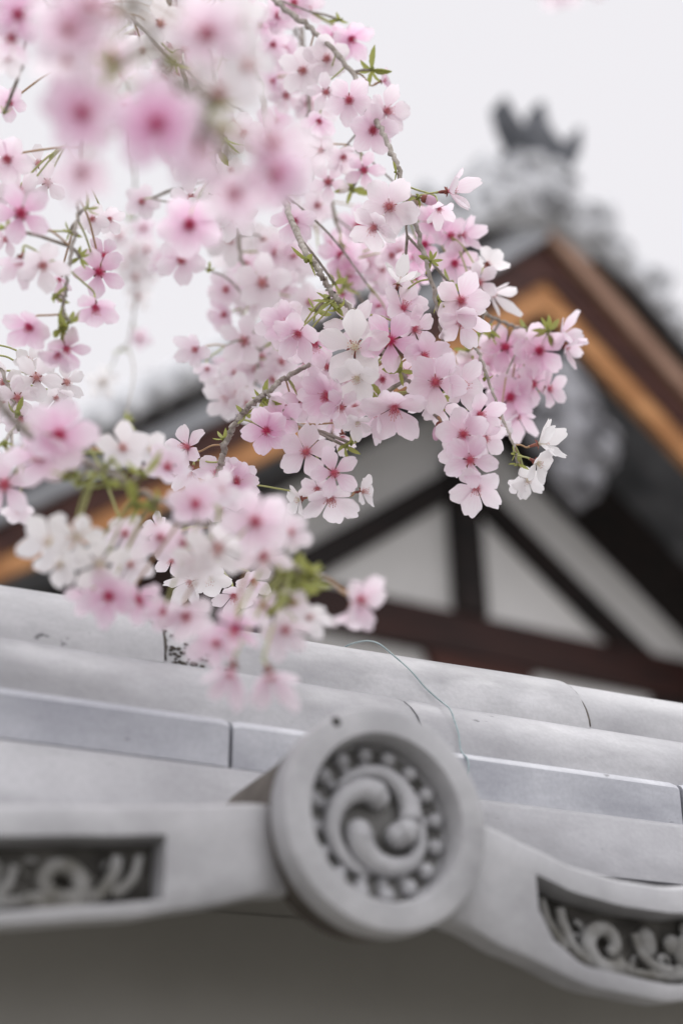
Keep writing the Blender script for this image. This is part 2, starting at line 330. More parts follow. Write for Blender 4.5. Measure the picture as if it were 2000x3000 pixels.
def eave_tile(u, back=False):
    p = bpy.data.objects.new('eave_tile', None); COL.objects.link(p); p.parent = wall
    p.location = (UM + u, -.092, ZB + .16)
    if back: p.location = (UM + u + PER, 2 * CY + .092, ZB + .16); p.rotation_euler = (0, 0, pi)
    bm = bmesh.new(); xs = sorted(set([i * PER / 60 for i in range(61)] + [PL, PL + .0008, PR, PR - .0008])); cols = []
    for x in xs:
        t, b = lerp(TOP, x), lerp(BOT, x); pt, pb = panel(x); rec = .0135 if PL < x < PR else 0
        if not (PL <= x <= PR): pt, pb = t - .012, max(t - .03, b + .010)
        y = [(.115, t + .016), (.06, t + .008), (.006, t + .0015), (.0015, t), (0, t - .002), (0, pt), (rec, pt - rec * .08), (rec, pb + rec * .05), (0, pb), (0, b + .003), (.0012, b + .0008), (.004, b), (.016, b + .001), (.018, b + .014)]
        eb = .013 * max(0, 1 - min(x, PER - x) / .046) ** .5; cols.append([bm.verts.new((x, yy + eb, zz)) for yy, zz in y])
    for a, b in zip(cols, cols[1:]):
        for i in range(len(a) - 1): bm.faces.new((a[i], a[i + 1], b[i + 1], b[i]))
    bmesh.ops.recalc_face_normals(bm, faces=bm.faces)
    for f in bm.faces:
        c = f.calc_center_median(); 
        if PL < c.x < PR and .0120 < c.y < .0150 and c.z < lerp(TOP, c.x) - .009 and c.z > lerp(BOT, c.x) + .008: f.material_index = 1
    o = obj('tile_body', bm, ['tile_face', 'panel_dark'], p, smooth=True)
    md = o.modifiers.new('split', 'EDGE_SPLIT'); md.split_angle = radians(40)
    # arabesque: curls to both sides of a centre boss
    bm = bmesh.new(); mid = (PL + PR) / 2; zc = panel(mid)[0] - .019
    def strip(pts, r0, r1):
        q = smoothpath([(x, .0085, z) for x, z in pts], 6); tube(bm, q, lambda t: (r0 + (r1 - r0) * t) * 1.05, 8)
    top = lambda d: panel(mid + d)[0]
    blob(bm, (mid, .009, top(0) - .017), .0105, (1, .6, .95)); 
    for k in range(5): blob(bm, (mid + .0105 * cos(1.257 * k + .3), .010, top(0) - .017 + .0105 * sin(1.257 * k + .3)), .0048, (1, .6, 1))
    for s in (-1, 1):
        P = lambda d, z: (mid + s * d, max(top(s * d) - z, lerp(PAN, mid + s * d) + .0045))
        cx, cz = P(.048, .0165)
        strip([(cx + s * (.0118 - .0082 * k / 12) * cos(-2.3 + .56 * k), cz + (.0112 - .0078 * k / 12) * sin(-2.3 + .56 * k)) for k in range(13)], .0042, .0028)
        strip([P(.036, .031), P(.052, .030), P(.063, .0235), P(.069, .013), P(.070, .006)], .0034, .0022)
        strip([P(.069, .0235), P(.0765, .015), P(.079, .006)], .0026, .0016)
        strip([P(.006, .0345), P(.015, .0325), P(.027, .0285), P(.038, .030), P(.048, .0335), P(.057, .034)], .0027, .0016)
        for k in range(16):
            d = .010 + .058 * k / 15; z = .009 + .020 * R.random(); x, zz = P(d, z); rr_ = R.uniform(.0016, .0034); a = R.uniform(0, 6)
            tube(bm, [(x + s * rr_ * 1.6 * (1 - .1 * q) * cos(a + .8 * q), .0115, max(zz + rr_ * 1.4 * (1 - .1 * q) * sin(a + .8 * q), lerp(PAN, x) + .003)) for q in range(6)], lambda t: .0016 * (1 - .5 * t), 6)
        blob(bm, (mid + s * .023, .0115, top(s * .023) - .0115), .0060, (.9, .55, 1.2)); strip([P(.014, .024), P(.022, .0225), P(.029, .017), P(.0315, .009)], .0030, .0016); strip([P(.008, .030), P(.018, .0275), P(.025, .024)], .0024, .0012)
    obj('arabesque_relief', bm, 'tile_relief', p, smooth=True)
def end_tile(u, back=False):
    p = bpy.data.objects.new('round_end_tile', None); COL.objects.link(p); p.parent = wall
    p.location = (UM + u, -.108, ZB + .16)
    if back: p.location = (UM + u, 2 * CY + .108, ZB + .16); p.rotation_euler = (0, 0, pi)
    bm = bmesh.new()
    lathe_y(bm, [(0, .0150), (.0325, .0150), (.0335, .0142), (.0340, .001), (.0348, 0), (.0435, 0), (.0452, .0008), (.0462, .003), (.0462, .013), (.0445, .0165), (.0440, .030), (.0330, .0305)], 72)
    pr = [(.0425 * cos(pi * k / 20), .0425 * sin(pi * k / 20)) for k in range(21)] + [(.036 * cos(pi * (20 - k) / 20), .036 * sin(pi * (20 - k) / 20)) for k in range(21)]
    prism(bm, pr, .0308, .112)
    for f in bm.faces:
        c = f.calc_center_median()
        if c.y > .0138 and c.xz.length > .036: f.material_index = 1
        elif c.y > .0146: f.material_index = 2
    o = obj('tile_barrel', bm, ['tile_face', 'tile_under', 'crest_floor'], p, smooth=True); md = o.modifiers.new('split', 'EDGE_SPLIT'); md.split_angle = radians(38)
    bm = bmesh.new()
    for k in range(16):
        a = 2 * pi * (k + .35) / 16; c, q = cos(a), sin(a)
        tube(bm, [((.0215 + .0085 * t) * c, .0140 + .0006 * t, (.0215 + .0085 * t) * q) for t in (0, .5, 1)], .0024, 8)
        blob(bm, (.0288 * c, .0128, .0288 * q), .0036, (1, .95, 1), 2)
    obj('bead_ring', bm, 'tile_face', p, smooth=True)
    bm = bmesh.new()
    for k in range(3):
        a0 = radians(90 + 120 * k); pts = []
        for i in range(19):
            t = i / 18; a = a0 + t * radians(172); r = .0102 + .0112 * min(1, t * 1.6) ** .8; pts.append((r * cos(a), .0125 - .0040 * (1 - t), r * sin(a)))
        tube(bm, pts, lambda t: .0047 * (1 - t) ** .7 + .0011, 10)
        blob(bm, (.0102 * cos(a0), .0098, .0102 * sin(a0)), .0053, (1, 1, 1), 3)
    obj('swirl_crest', bm, 'tile_face', p, smooth=True)
    bm = bmesh.new(); blob(bm, (-.0225, .001, .0365), .0024, (1, .8, 1)); obj('nail_head', bm, 'dark', p, smooth=True)
for k in range(-5, 9): eave_tile(k * PER); eave_tile(k * PER, True)
for k in range(-5, 9): end_tile(k * PER); end_tile(k * PER, True)
# moss and grit packed beside a ridge joint
bm = bmesh.new()
for i in range(70):
    e = R.expovariate(1 / .010)
    if e > .034: continue
    a = .03 + abs(R.gauss(0, .22)) * (1 - e / .045) + (R.uniform(0, 1.0) if e < .003 else 0); x = UM - .049 + e; y = CY - .0482 * cos(a); z = ZB + .2665 + .0437 * sin(a)
    blob(bm, (x, y, z), R.uniform(.0004, .0013), (1.5, .8, .7), 1)
for k in range(-6, 11):
    x = UM - .05 + k * .2555 + .0006; pts = []
    for q in range(41):
        a = radians(4 + 172 * q / 40); e = 1.0006 + R.uniform(0, .004)
        pts.append((x + R.uniform(-.0004, .0004), CY - .0482 * e * cos(a), ZB + .2665 + .0437 * e * sin(a)))
    tube(bm, pts, lambda t: .0006 + .0003 * sin(23 * t + k), 5)
o = obj('joint_grime', bm, 'tile_under', wall, smooth=True)

# wire over the ridge
wire = thing('binding_wire', 'thin blue-green wire looped over the ridge tile', 'wire', (0, 0, 0))
TW = Matrix.Translation((V0 * sin(TH), -V0 * cos(TH), 0)) @ Matrix.Rotation(TH, 4, 'Z')
def wl(u, y, z): return TW @ Vector((UM + u, y, ZB + z))
wp = []
for (u, ang, o_) in [(.072, 140, .002), (.074, 115, .002), (.0755, 92, .003), (.0775, 72, .0045), (.0805, 56, .004), (.086, 43, .002), (.092, 24, .0016), (.0985, 12, .0016), (.1055, 4, .002)]:
    a = radians(ang); wp.append(wl(u, CY - (.0492 + o_) * cos(a), .2665 + (.0448 + o_) * sin(a)))
for (u, ang) in [(.1050, 33), (.1035, 23), (.1025, 12), (.1020, 2)]:
    a = radians(ang); wp.append(wl(u, CY - .0742 * cos(a), .2325 + .0508 * sin(a)))
wp += [wl(.1018, -.0065, .226), wl(.1018, -.0068, .214), wl(.102, -.010, .203), wl(.1025, -.016, .188), wl(.103, -.024, .17)]
bm = bmesh.new(); tube(bm, smoothpath([p + Vector((R.gauss(0, 1), R.gauss(0, 1), R.gauss(0, 1))) * .0005 for p in wp], 5), .00048, 8)
obj('wire_strand', bm, 'wire', wire, smooth=True)

# ------------------------------------------------------------------ the temple gable
BT = radians(30); PX = Vector((.7135, 6.9635, 1.6 + 3.46996))
bd = Vector((cos(BT), sin(BT), 0)); bn = Vector((sin(BT), -cos(BT), 0))
B0 = PX + bd * -.07; H = B0.z
temple = thing('temple_building', 'old temple gable with orange bargeboards, white plaster and dark timbers', 'temple', (B0.x, B0.y, 0), BT)
LEN = 6.0; UE = 3.4
def zs(u): return .88 - .80 * abs(u) + .03 * u * u
def off(o, u): return o * (1 - .17 * min(abs(u), 3)) - .05 * abs(u)
def rake(side, o0, o1, y0, y1, u0=0.0, u1=UE, n=28):   # a board that follows the roof slope
    bm = bmesh.new(); rings = []
    for i in range(n + 1):
        u = u0 + (u1 - u0) * i / n; b, t = zs(u) + off(o0, u), zs(u) + off(o1, u)
        rings.append([bm.verts.new((side * u, y, H + z)) for y, z in ((y0, b), (y0, t), (y1, t), (y1, b))])
    for a, b in zip(rings, rings[1:]):
        for k in range(4): bm.faces.new((a[k], a[(k + 1) % 4], b[(k + 1) % 4], b[k]))
    bm.faces.new(rings[0]); bm.faces.new(rings[-1][::-1]); bmesh.ops.recalc_face_normals(bm, faces=bm.faces)
    return bm
# gable wall and lower wall, plastered
pts = [(u, H + zs(u) + .02) for u in [x * .2 for x in range(-12, 13)]]
bm = bmesh.new(); prism(bm, [(2.4, H - .56)] + pts[::-1] + [(-2.4, H - .56)], .0, .12); obj('gable_plaster', bm, 'plaster_white', temple)
bm = bmesh.new(); box(bm, -2.4, 2.4, 0.02, .14, 0, H - .565); box(bm, -2.4, -2.26, .141, LEN, 0, H - .9); box(bm, 2.26, 2.4, .141, LEN, 0, H - .9); obj('lower_wall', bm, 'plaster_white', temple)
bm = bmesh.new(); box(bm, -2.75, 2.75, -.055, .06, H - .685, H - .44, .012); obj('tie_beam', bm, 'wood_beam', temple)
bm = bmesh.new(); box(bm, -.095, .085, -.085, .04, H - .445, H + .52, .01); obj('king_post', bm, 'wood_dark', temple)
def brace(s):
    bm = bmesh.new(); rings = []
    for i in range(21):
        u = .07 + 1.55 * i / 20; b = zs(u) - .575; t = zs(u) - .385
        b = max(b, -.444); t = max(t, -.440)
        rings.append([bm.verts.new((s * u, y, H + z)) for y, z in ((-.055, b), (-.055, t), (.03, t), (.03, b))])
    for a, b in zip(rings, rings[1:]):
        for k in range(4): bm.faces.new((a[k], a[(k + 1) % 4], b[(k + 1) % 4], b[k]))
    bm.faces.new(rings[0]); bm.faces.new(rings[-1][::-1]); bmesh.ops.recalc_face_normals(bm, faces=bm.faces)
    obj('brace', bm, 'wood_dark', temple)
brace(-1); brace(1)
bm = bmesh.new(); prism(bm, [(-.30, H - .692), (.38, H - .692), (.34, H - .80), (.16, H - .90), (-.08, H - .90), (-.26, H - .80)], -.05, .05, .008); obj('bracket', bm, 'wood_red', temple)
bm = bmesh.new(); box(bm, -.09, .25, -.06, .05, 0, H - .90, .01); obj('centre_post', bm, 'wood_dark', temple)
for a in (1.2, -1.45, 2.2, -2.4):
    bm = bmesh.new(); box(bm, a, a + .26, -.06, .05, 0, H - .692, .01); obj('post', bm, 'wood_dark', temple)
for s in (-1, 1):
    o = obj('bargeboard', rake(s, .09, .285, -.92, -.86), 'wood_orange', temple)
    obj('red_board', rake(s, .272, .535, -.945, -.88), 'wood_red', o)
    o2 = obj('edge_board', rake(s, .515, .715, -1.0, -.90), 'wood_brown' if s > 0 else 'wood_grey', temple)
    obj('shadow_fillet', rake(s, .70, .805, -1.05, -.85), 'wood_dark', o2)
    # soffit: weathered boards outside, dark rafters near the wall
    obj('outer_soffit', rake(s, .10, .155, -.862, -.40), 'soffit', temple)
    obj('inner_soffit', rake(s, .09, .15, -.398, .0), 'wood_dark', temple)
    # roof slope with rows of round tiles running down to the eave
    bm = rake(s, .835, .88, -1.05, LEN)
    for j in range(24):
        y = -1.0 + j * .29
        ps = [(s * u, y, H + zs(u) + off(.87, u) + .01) for u in [UE * q / 14 for q in range(15)]]
        tube(bm, ps, .05 if j < 2 else .07, 8)
    obj('roof_slope', bm, 'roof_tile', temple, smooth=False)
    # round tiles that finish the verge
    bm = rake(s, .81, .915, -1.085, -1.052)
    for q in range(26):
        u = .30 + q * .12; z = H + zs(u) + off(.90, u); tube(bm, [(s * u, -1.115, z), (s * u, -.8, z)], .058, 10)
    tube(bm, [(s * u, -1.0, H + zs(u) + off(.95, u)) for u in [.2 + 3.1 * q / 20 for q in range(21)]], .045, 10)
    tube(bm, [(s * u, -.95, H + zs(u) + off(1.0, u)) for u in [1.25 + 2.1 * q / 12 for q in range(13)]], .085, 12)
    obj('verge_tiles', bm, 'ornament', temple, smooth=True)
    bm = bmesh.new(); blob(bm, (s * 1.12, -.93, H + zs(1.12) + off(1.02, 1.12)), .13, (.8, .8, 1)); blob(bm, (s * 1.22, -.95, H + zs(1.22) + off(1.0, 1.22)), .10, (1.2, .8, .8)); obj('ridge_end_tile', bm, 'ornament', temple, smooth=True)
# main ridge running back from the gable
bm = bmesh.new(); box(bm, -.15, .15, -.73, LEN, H + 1.25, H + 1.80, .02); tube(bm, [(0, -.80, H + 1.82), (0, LEN, H + 1.82)], .13, 14)
for k in range(7): box(bm, -.18, .18, -.72, LEN, H + 1.28 + k * .075, H + 1.297 + k * .075)
obj('main_ridge', bm, 'ornament', temple)
# ridge-end ornament
orn = bpy.data.objects.new('ridge_ornament', None); COL.objects.link(orn); orn.parent = temple
def mirror(h): return h + [(-x, z) for x, z in h[::-1] if abs(x) > 1e-4]
body = mirror([(0, 1.955), (.10, 1.94), (.155, 1.90), (.155, 1.82), (.16, 1.76), (.20, 1.725), (.26, 1.73), (.295, 1.78), (.34, 1.79), (.385, 1.74), (.395, 1.65), (.375, 1.57), (.40, 1.50), (.46, 1.44), (.53, 1.41), (.58, 1.43), (.62, 1.455), (.67, 1.44), (.69, 1.38), (.66, 1.31), (.62, 1.24), (.74, 1.12), (.62, 1.04), (.36, 1.22), (.14, 1.38), (0, 1.46)])
bm = bmesh.new(); prism(bm, [(x * (1.0 + .22 * min(1, abs(x) / .15)), H + z) for x, z in body], -1.06, -.78, .02)
def bump(x, z, r, d=.5, s=(1, 1)):
    for q in (-1, 1): blob(bm, (q * x * 1.18, -1.06, H + z), r * 1.1, (s[0], d, s[1]))
bump(.05, 1.86, .055); bump(.07, 1.70, .07); bump(.0, 1.60, .10, .6); bump(.19, 1.60, .075); bump(.28, 1.66, .06); bump(.30, 1.50, .07); bump(.16, 1.46, .06); bump(.42, 1.33, .065); bump(.57, 1.34, .05)
for q in (-1, 1):
    for (cx, cz, r) in ((.22, 1.60, .085), (.36, 1.42, .07), (.10, 1.78, .06), (.54, 1.31, .06)):
        tube(bm, [(q * (cx * 1.18 + r * (1 - .07 * k) * cos(.6 * k)), -1.085, H + cz + r * (1 - .07 * k) * sin(.6 * k)) for k in range(11)], lambda t: .022 * (1 - .6 * t), 8)
obj('carved_body', bm, 'ornament', orn, smooth=True)
bm = bmesh.new()
crown = mirror([(0, 2.31), (.020, 2.30), (.034, 2.15), (.07, 2.09), (.115, 2.06), (.155, 2.085), (.205, 2.17), (.235, 2.235), (.255, 2.215), (.235, 2.08), (.195, 1.975), (.155, 1.90), (0, 1.87)])
prism(bm, [(x * 1.08, H + z) for x, z in crown], -1.08, -.94, .012)
prism(bm, mirror([(0, H + 2.06), (.09, H + 2.05), (.14, H + 2.05), (.16, H + 1.98), (.13, H + 1.92), (0, H + 1.905)]), -.938, -.75)
obj('horned_crown', bm, 'ornament_dark', orn)
# carved pendant under the apex
pen = mirror([(0, .62), (.14, .50), (.20, .36), (.19, .26), (.23, .22), (.27, .12), (.25, .03), (.19, -.02), (.14, -.02), (.15, -.10), (.11, -.18), (.05, -.20), (.02, -.25), (0, -.27)])
bm = bmesh.new(); prism(bm, [(x, H + z) for x, z in pen], -1.03, -.955, .015)
for q in (-1, 1):
    blob(bm, (q * .175, -1.03, H + .10), .085, (1, .55, 1)); blob(bm, (q * .075, -1.03, H - .10), .065, (1, .55, 1)); blob(bm, (q * .11, -1.03, H + .36), .06, (1, .5, 1))
    tube(bm, [(q * (.15 + .10 * (1 - .06 * k) * cos(.6 * k)), -1.05, H + .16 + .10 * (1 - .06 * k) * sin(.6 * k)) for k in range(11)], .02, 8)
obj('gable_pendant', bm, 'carved_grey', temple, smooth=True)

# ------------------------------------------------------------------ blossoms
def corolla(seed, cup, np_=5, layers=1):
    rr = random.Random(seed); bm = bmesh.new(); NT, NS = 10, 10; WB = rr.uniform(.150, .195)
    for lay in range(layers):
        for k in range(np_):
            ph = 2 * pi * k / np_ + lay * pi / np_ + rr.uniform(-.09, .09); L = .5 * rr.uniform(.93, 1.03) * (1 - .16 * lay); Wm = WB * rr.uniform(.92, 1.08) * (5 / np_ if np_ > 5 else 1)
            cu = cup * rr.uniform(.75, 1.3) + .14 * lay; nt_ = rr.uniform(.5, 1.3); tw = rr.uniform(-.18, .18); wv = rr.uniform(0, 6); cc = rr.uniform(.02, .30); bend = rr.choice([rr.uniform(-.05, .10), rr.uniform(.08, .22), rr.uniform(-.16, 0)]); fold = rr.choice([0, 0, rr.uniform(-.12, .12)])
            grid = []
            for i in range(NT + 1):
                t = i / NT; row = []
                f = .15 + .85 * sin(pi / 2 * min(1, t / .68)) ** 1.25
                for j in range(NS + 1):
                    s = -1 + 2 * j / NS
                    ln = 1 - (.36 * abs(s) ** 2.6) * t ** 2.2 - .075 * nt_ * exp(-(s / .17) ** 2) * t ** 9
                    if i == NT: ln += rr.uniform(-.014, .012)
                    r = .035 + (L - .035) * t * ln; w = Wm * f * s * (1 - .10 * t ** 6)
                    z = cu * (r / .5) ** 1.25 - bend * (r / .5) ** 3 + cc * s * s * .5 * t * (1 - .5 * t) + tw * w * t + fold * max(0, s) * t * t + .012 * sin(5 * s + wv) * t * t
                    x, y = r, w
                    row.append(bm.verts.new((x * cos(ph) - y * sin(ph), x * sin(ph) + y * cos(ph), z + .004 * k + .01 * lay)))
                grid.append(row)
            for i in range(NT):
                for j in range(NS): bm.faces.new((grid[i][j], grid[i + 1][j], grid[i + 1][j + 1], grid[i][j + 1]))
    me = bpy.data.meshes.new('petals'); bm.to_mesh(me); bm.free(); me.materials.append(M['petal'])
    me.polygons.foreach_set('use_smooth', [True] * len(me.polygons)); return me
CUPS = [.05, .10, .14, .18, .24, .32, .45, .60, .02, .12, .20, .28]
COR = [corolla(100 + i, c) for i, c in enumerate(CUPS)] + [corolla(140, .16, 5, 2), corolla(141, .22, 5, 2)]
CUPS += [.22, .26]
def stamens(seed, spread, length):
    rr = random.Random(seed); bm = bmesh.new(); n = 20
    for i in range(n):
        a = 2.399 * i; q = spread * sqrt((i + .5) / n) * rr.uniform(.8, 1.15); L = length * rr.uniform(.72, 1.1)
        d = Vector((cos(a) * q, sin(a) * q, 1)).normalized(); b = Vector((cos(a), sin(a), 0)) * .022 * sqrt(i / n)
        p0, p1, p2 = b, b + d * L * .55 + Vector((cos(a), sin(a), 0)) * .01, b + d * L
        nf = len(bm.faces); tube(bm, [p0, p1, p2], lambda t: .0050 - .0022 * t, 4)
        bm.faces.ensure_lookup_table(); k0 = len(bm.faces)
        blob(bm, p2 + d * .006, .0075, (1, 1, 1.1), 1); bm.faces.ensure_lookup_table()
        for f in bm.faces[k0:]: f.material_index = 1
    blob(bm, (0, 0, .018), .047, (1, 1, .75), 2)        # the throat
    me = bpy.data.meshes.new('stamens'); bm.to_mesh(me); bm.free(); me.materials.append(M['filament']); me.materials.append(M['anther'])
    return me
STA = [stamens(1, .6, .17), stamens(2, .4, .21), stamens(3, .75, .145)]
bm = bmesh.new()
prof = [(.0, -.235), (.022, -.23), (.034, -.19), (.040, -.12), (.034, -.05), (.045, -.012)]
rings = [[bm.verts.new((r * cos(2 * pi * k / 10), r * sin(2 * pi * k / 10), z)) for k in range(10)] for r, z in prof[1:]]
for a, b in zip(rings, rings[1:]):
    for k in range(10): bm.faces.new((a[k], a[(k + 1) % 10], b[(k + 1) % 10], b[k]))
bm.faces.new(rings[0][::-1])
for k in range(5):                              # pointed sepals between the petals
    a = 2 * pi * (k + .5) / 5; c, s = cos(a), sin(a); row = []
    for t, w in ((0, .03), (.35, .045), (.7, .03), (1, .002)):
        r = .035 + .095 * t; z = -.022 - .030 * t
        row.append([bm.verts.new((r * c - q * w * s, r * s + q * w * c, z)) for q in (-1, 1)])
    for p, q in zip(row, row[1:]): bm.faces.new((p[0], q[0], q[1], p[1]))
CAL = bpy.data.meshes.new('calyx'); bm.to_mesh(CAL); bm.free(); CAL.materials.append(M['calyx'])
# young leaf clusters
def leaf_cluster(seed, n):
    rr = random.Random(seed); bm = bmesh.new()
    for k in range(n):
        a = 2 * pi * k / n + rr.uniform(-.5, .5); el = rr.uniform(-.1, .9); L = rr.uniform(.55, 1.05); w = L * rr.uniform(.13, .20); rows = []
        ax = Vector((cos(a) * cos(el), sin(a) * cos(el), sin(el))); sd = Vector((-sin(a), cos(a), 0)); nm = ax.cross(sd); drop = rr.uniform(-.25, .35)
        for i in range(10):
            t = i / 9; ww = w * (sin(pi * min(1, t * .95 + .04)) ** .8) * (1 if i % 2 else .88); c = ax * (L * t) - nm * drop * t * t * L
            rows.append([bm.verts.new(c - sd * ww + nm * ww * -.55), bm.verts.new(c), bm.verts.new(c + sd * ww + nm * ww * -.55)])
        for p, q in zip(rows, rows[1:]):
            for j in (0, 1): bm.faces.new((p[j], p[j + 1], q[j + 1], q[j]))
    for k in range(4): blob(bm, (rr.uniform(-.1, .1), rr.uniform(-.1, .1), rr.uniform(-.1, .1)), .09, (1, 1, 1.3), 1)
    me = bpy.data.meshes.new('leaves'); bm.to_mesh(me); bm.free(); me.materials.append(M['leaf'])
    me.polygons.foreach_set('use_smooth', [True] * len(me.polygons)); return me
LEA = [leaf_cluster(5, 4), leaf_cluster(6, 5), leaf_cluster(7, 7), leaf_cluster(8, 3)]

GAPS = [(60, 250, 110), (75, 400, 90), (459, 540, 80), (480, 880, 100), (400, 1000, 160), (230, 590, 60), (1000, 620, 60), (935, 610, 50), (640, 910, 50), (400, 860, 90), (1040, 260, 40), (900, 130, 50), (1010, 380, 40)]
nflow = [0]
def branch(label, twig, r_, flowers, leaves=(), fill=(), buds=(), cut=None):
    """twig: (x, y, depth) along the shoot; flowers: (x, y, size, tilt right, tilt up, pinkness[, depth[, shape]]), sizes in photo pixels; tilt right and up give where the blossom looks."""
    P = [at(x, y, d) for x, y, d in twig]
    base = P[0].copy(); root = thing('cherry_branch', label, 'cherry branch', base, 0, 'flowering cherry branches')
    path = smoothpath(P, 10)
    rr = random.Random(len(label) * 7 + len(flowers))
    for i in range(1, len(path) - 1): path[i] = path[i] + Vector((rr.gauss(0, 1), rr.gauss(0, 1), rr.gauss(0, 1))) * .0005
    bm = bmesh.new(); n = len(path)
    tube(bm, [p - base for p in path], lambda t: (r_[0] + (r_[1] - r_[0]) * t) * (1 + .22 * (1 if int(t * n) % 9 == 0 else 0)), 10)
    FL = list(flowers)
    for (cx, cy, rx, ry, cnt, d0, d1, pk, sz) in fill:
        for _ in range(cnt):
            a = rr.uniform(0, 2 * pi); q = sqrt(rr.random())
            if any((cx + rx * q * cos(a) - gx) ** 2 + (cy + ry * q * sin(a) - gy) ** 2 < gr * gr for gx, gy, gr in GAPS): continue
            FL.append((cx + rx * q * cos(a), cy + ry * q * sin(a), None, rr.gauss(0, .45), rr.gauss(-.15, .45), max(0, min(1, rr.gauss(pk, .2))), rr.uniform(d0, d1), None, sz))
    spurs = []
    def attach(p):
        q = min(path, key=lambda v: (v - p).length + (.0 if v.z > p.z - .004 else .02)); best = q
        for s in spurs:
            if (s - p).length < (best - p).length * .8: best = s
        if (best - p).length > .052:
            t = best + (p - best) * (1 - .030 / (best - p).length) + Vector((0, 0, .004)); mid = (best + t) * .5 + Vector((rr.gauss(0, .003), rr.gauss(0, .003), .003))
            sp = smoothpath([best, mid, t], 5); tube(bm, [v - base for v in sp], lambda z: .0009 - .0003 * z, 7)
            spurs.append(t); spurs.append(mid); return t
        return best
    for fl in FL:
        x, y, dia, tx, ty, pk = fl[:6]
        i = min(range(n), key=lambda k: (path[k] - at(x, y, (path[k] - EYE).dot(fw))).length); dm = (path[i] - EYE).dot(fw)
        d = fl[6] if len(fl) > 6 and fl[6] else dm + rr.uniform(-.016, .016)
        shape = fl[7] if len(fl) > 7 else None
        size = dia * d / F if dia else fl[8] * rr.uniform(.88, 1.1)
        bk = 1
        if shape == 'back': bk, shape = -1, None
        l2 = tx * tx + ty * ty
        if l2 > .96: k = sqrt(.96 / l2); tx, ty, l2 = tx * k, ty * k, .96
        view = (at(x, y, 1) - EYE).normalized()
        nrm = (rt * tx + up * ty - view * bk * sqrt(1 - l2)).normalized()
        c = at(x, y, d)
        if shape is None: shape = rr.choice([0, 1, 2, 2, 3, 3, 4, 4, 5, 8, 9, 10, 11]) if l2 < .5 else rr.choice([4, 5, 6, 6, 7, 11])
        rot = nrm.to_track_quat('Z', 'Y').to_matrix().to_4x4() @ Matrix.Rotation(rr.uniform(0, 2 * pi), 4, 'Z')
        sc = size * rr.uniform(.93, 1.07) * (1 + .25 * CUPS[shape])
        Mx = Matrix.Translation(c) @ rot @ Matrix.Scale(sc, 4)
        o = bpy.data.objects.new('blossom', COR[shape]); COL.objects.link(o); o.parent = root
        o.matrix_basis = Matrix.Translation(-base) @ Mx; o.color = (pk * .9, min(1, pk * 1.15 + .12) if pk > .02 else 0, 0, 1)
        if pk <= .08: o['label'] = 'white blossom'
        elif pk >= .8: o['label'] = 'deep pink blossom'
        s = bpy.data.objects.new('stamens', rr.choice(STA)); COL.objects.link(s); s.parent = o; s.color = (min(1, pk * 1.3 + .1) if pk > .02 else 0, 0, 0, 1)
        k = bpy.data.objects.new('calyx', CAL); COL.objects.link(k); k.parent = o
        foot = c - nrm * sc * .225; a = attach(foot); inv = Mx.inverted()
        ln = (foot - a).length
        pth = smoothpath([a, a * .6 + foot * .4 + Vector((0, 0, .05 * ln)), foot - nrm * min(.005, ln * .25), foot], 4)
        pb = bmesh.new(); tube(pb, [inv @ v for v in pth], lambda t: (.00055 + .00025 * (1 if t > .9 else 0)) / sc, 6)
        obj('pedicel', pb, rr.choice(['pedicel', 'pedicel', 'pedicel_red']), o, smooth=True)
        nflow[0] += 1
    for lf in leaves:
        x, y, px, d = lf[:4]; o = bpy.data.objects.new('leaf_cluster', rr.choice(LEA) if len(lf) < 5 else LEA[lf[4]]); COL.objects.link(o); o.parent = root
        d = d or .8; q = (Vector((rr.gauss(.2, .6), rr.gauss(-.5, .4), rr.gauss(.2, .7)))).normalized()
        o.matrix_basis = Matrix.Translation(at(x, y, d) - base) @ q.to_track_quat('Z', 'Y').to_matrix().to_4x4() @ Matrix.Scale(px * d / F, 4)
        p = at(x, y, d); a = attach(p)
        tube(bm, [v - base for v in (a, (a + p) * .5 + Vector((0, 0, .001)), p)], .0009, 6)
    for (x, y, x2, y2, d) in buds:
        pb = bmesh.new(); a, b = at(x, y, d), at(x2, y2, d); ax = (b - a)
        tube(pb, [a - base + ax * t for t in (0, .15, .4, .7, .9, 1)], lambda t: .0032 * (.35 + 1.3 * t if t < .5 else 1 - (t - .5) * 1.5), 10)
        o = obj('bud', pb, 'petal', root, smooth=True); o.color = (.45, .3, 0, 1)
        q = attach(a); pb = bmesh.new(); tube(pb, [v - base for v in (q, (q + a) / 2 + Vector((0, 0, .002)), a - ax * .02)], .0007, 6); obj('bud_stalk', pb, 'pedicel_red', root, smooth=True)
        pb = bmesh.new(); tube(pb, [a - base + ax * t for t in (-.03, .1, .3, .42)], lambda t: .0016 + .001 * sin(pi * t), 9); obj('bud_calyx', pb, 'calyx', root, smooth=True)
    obj('twig', bm, 'bark', root, smooth=True)
    return root
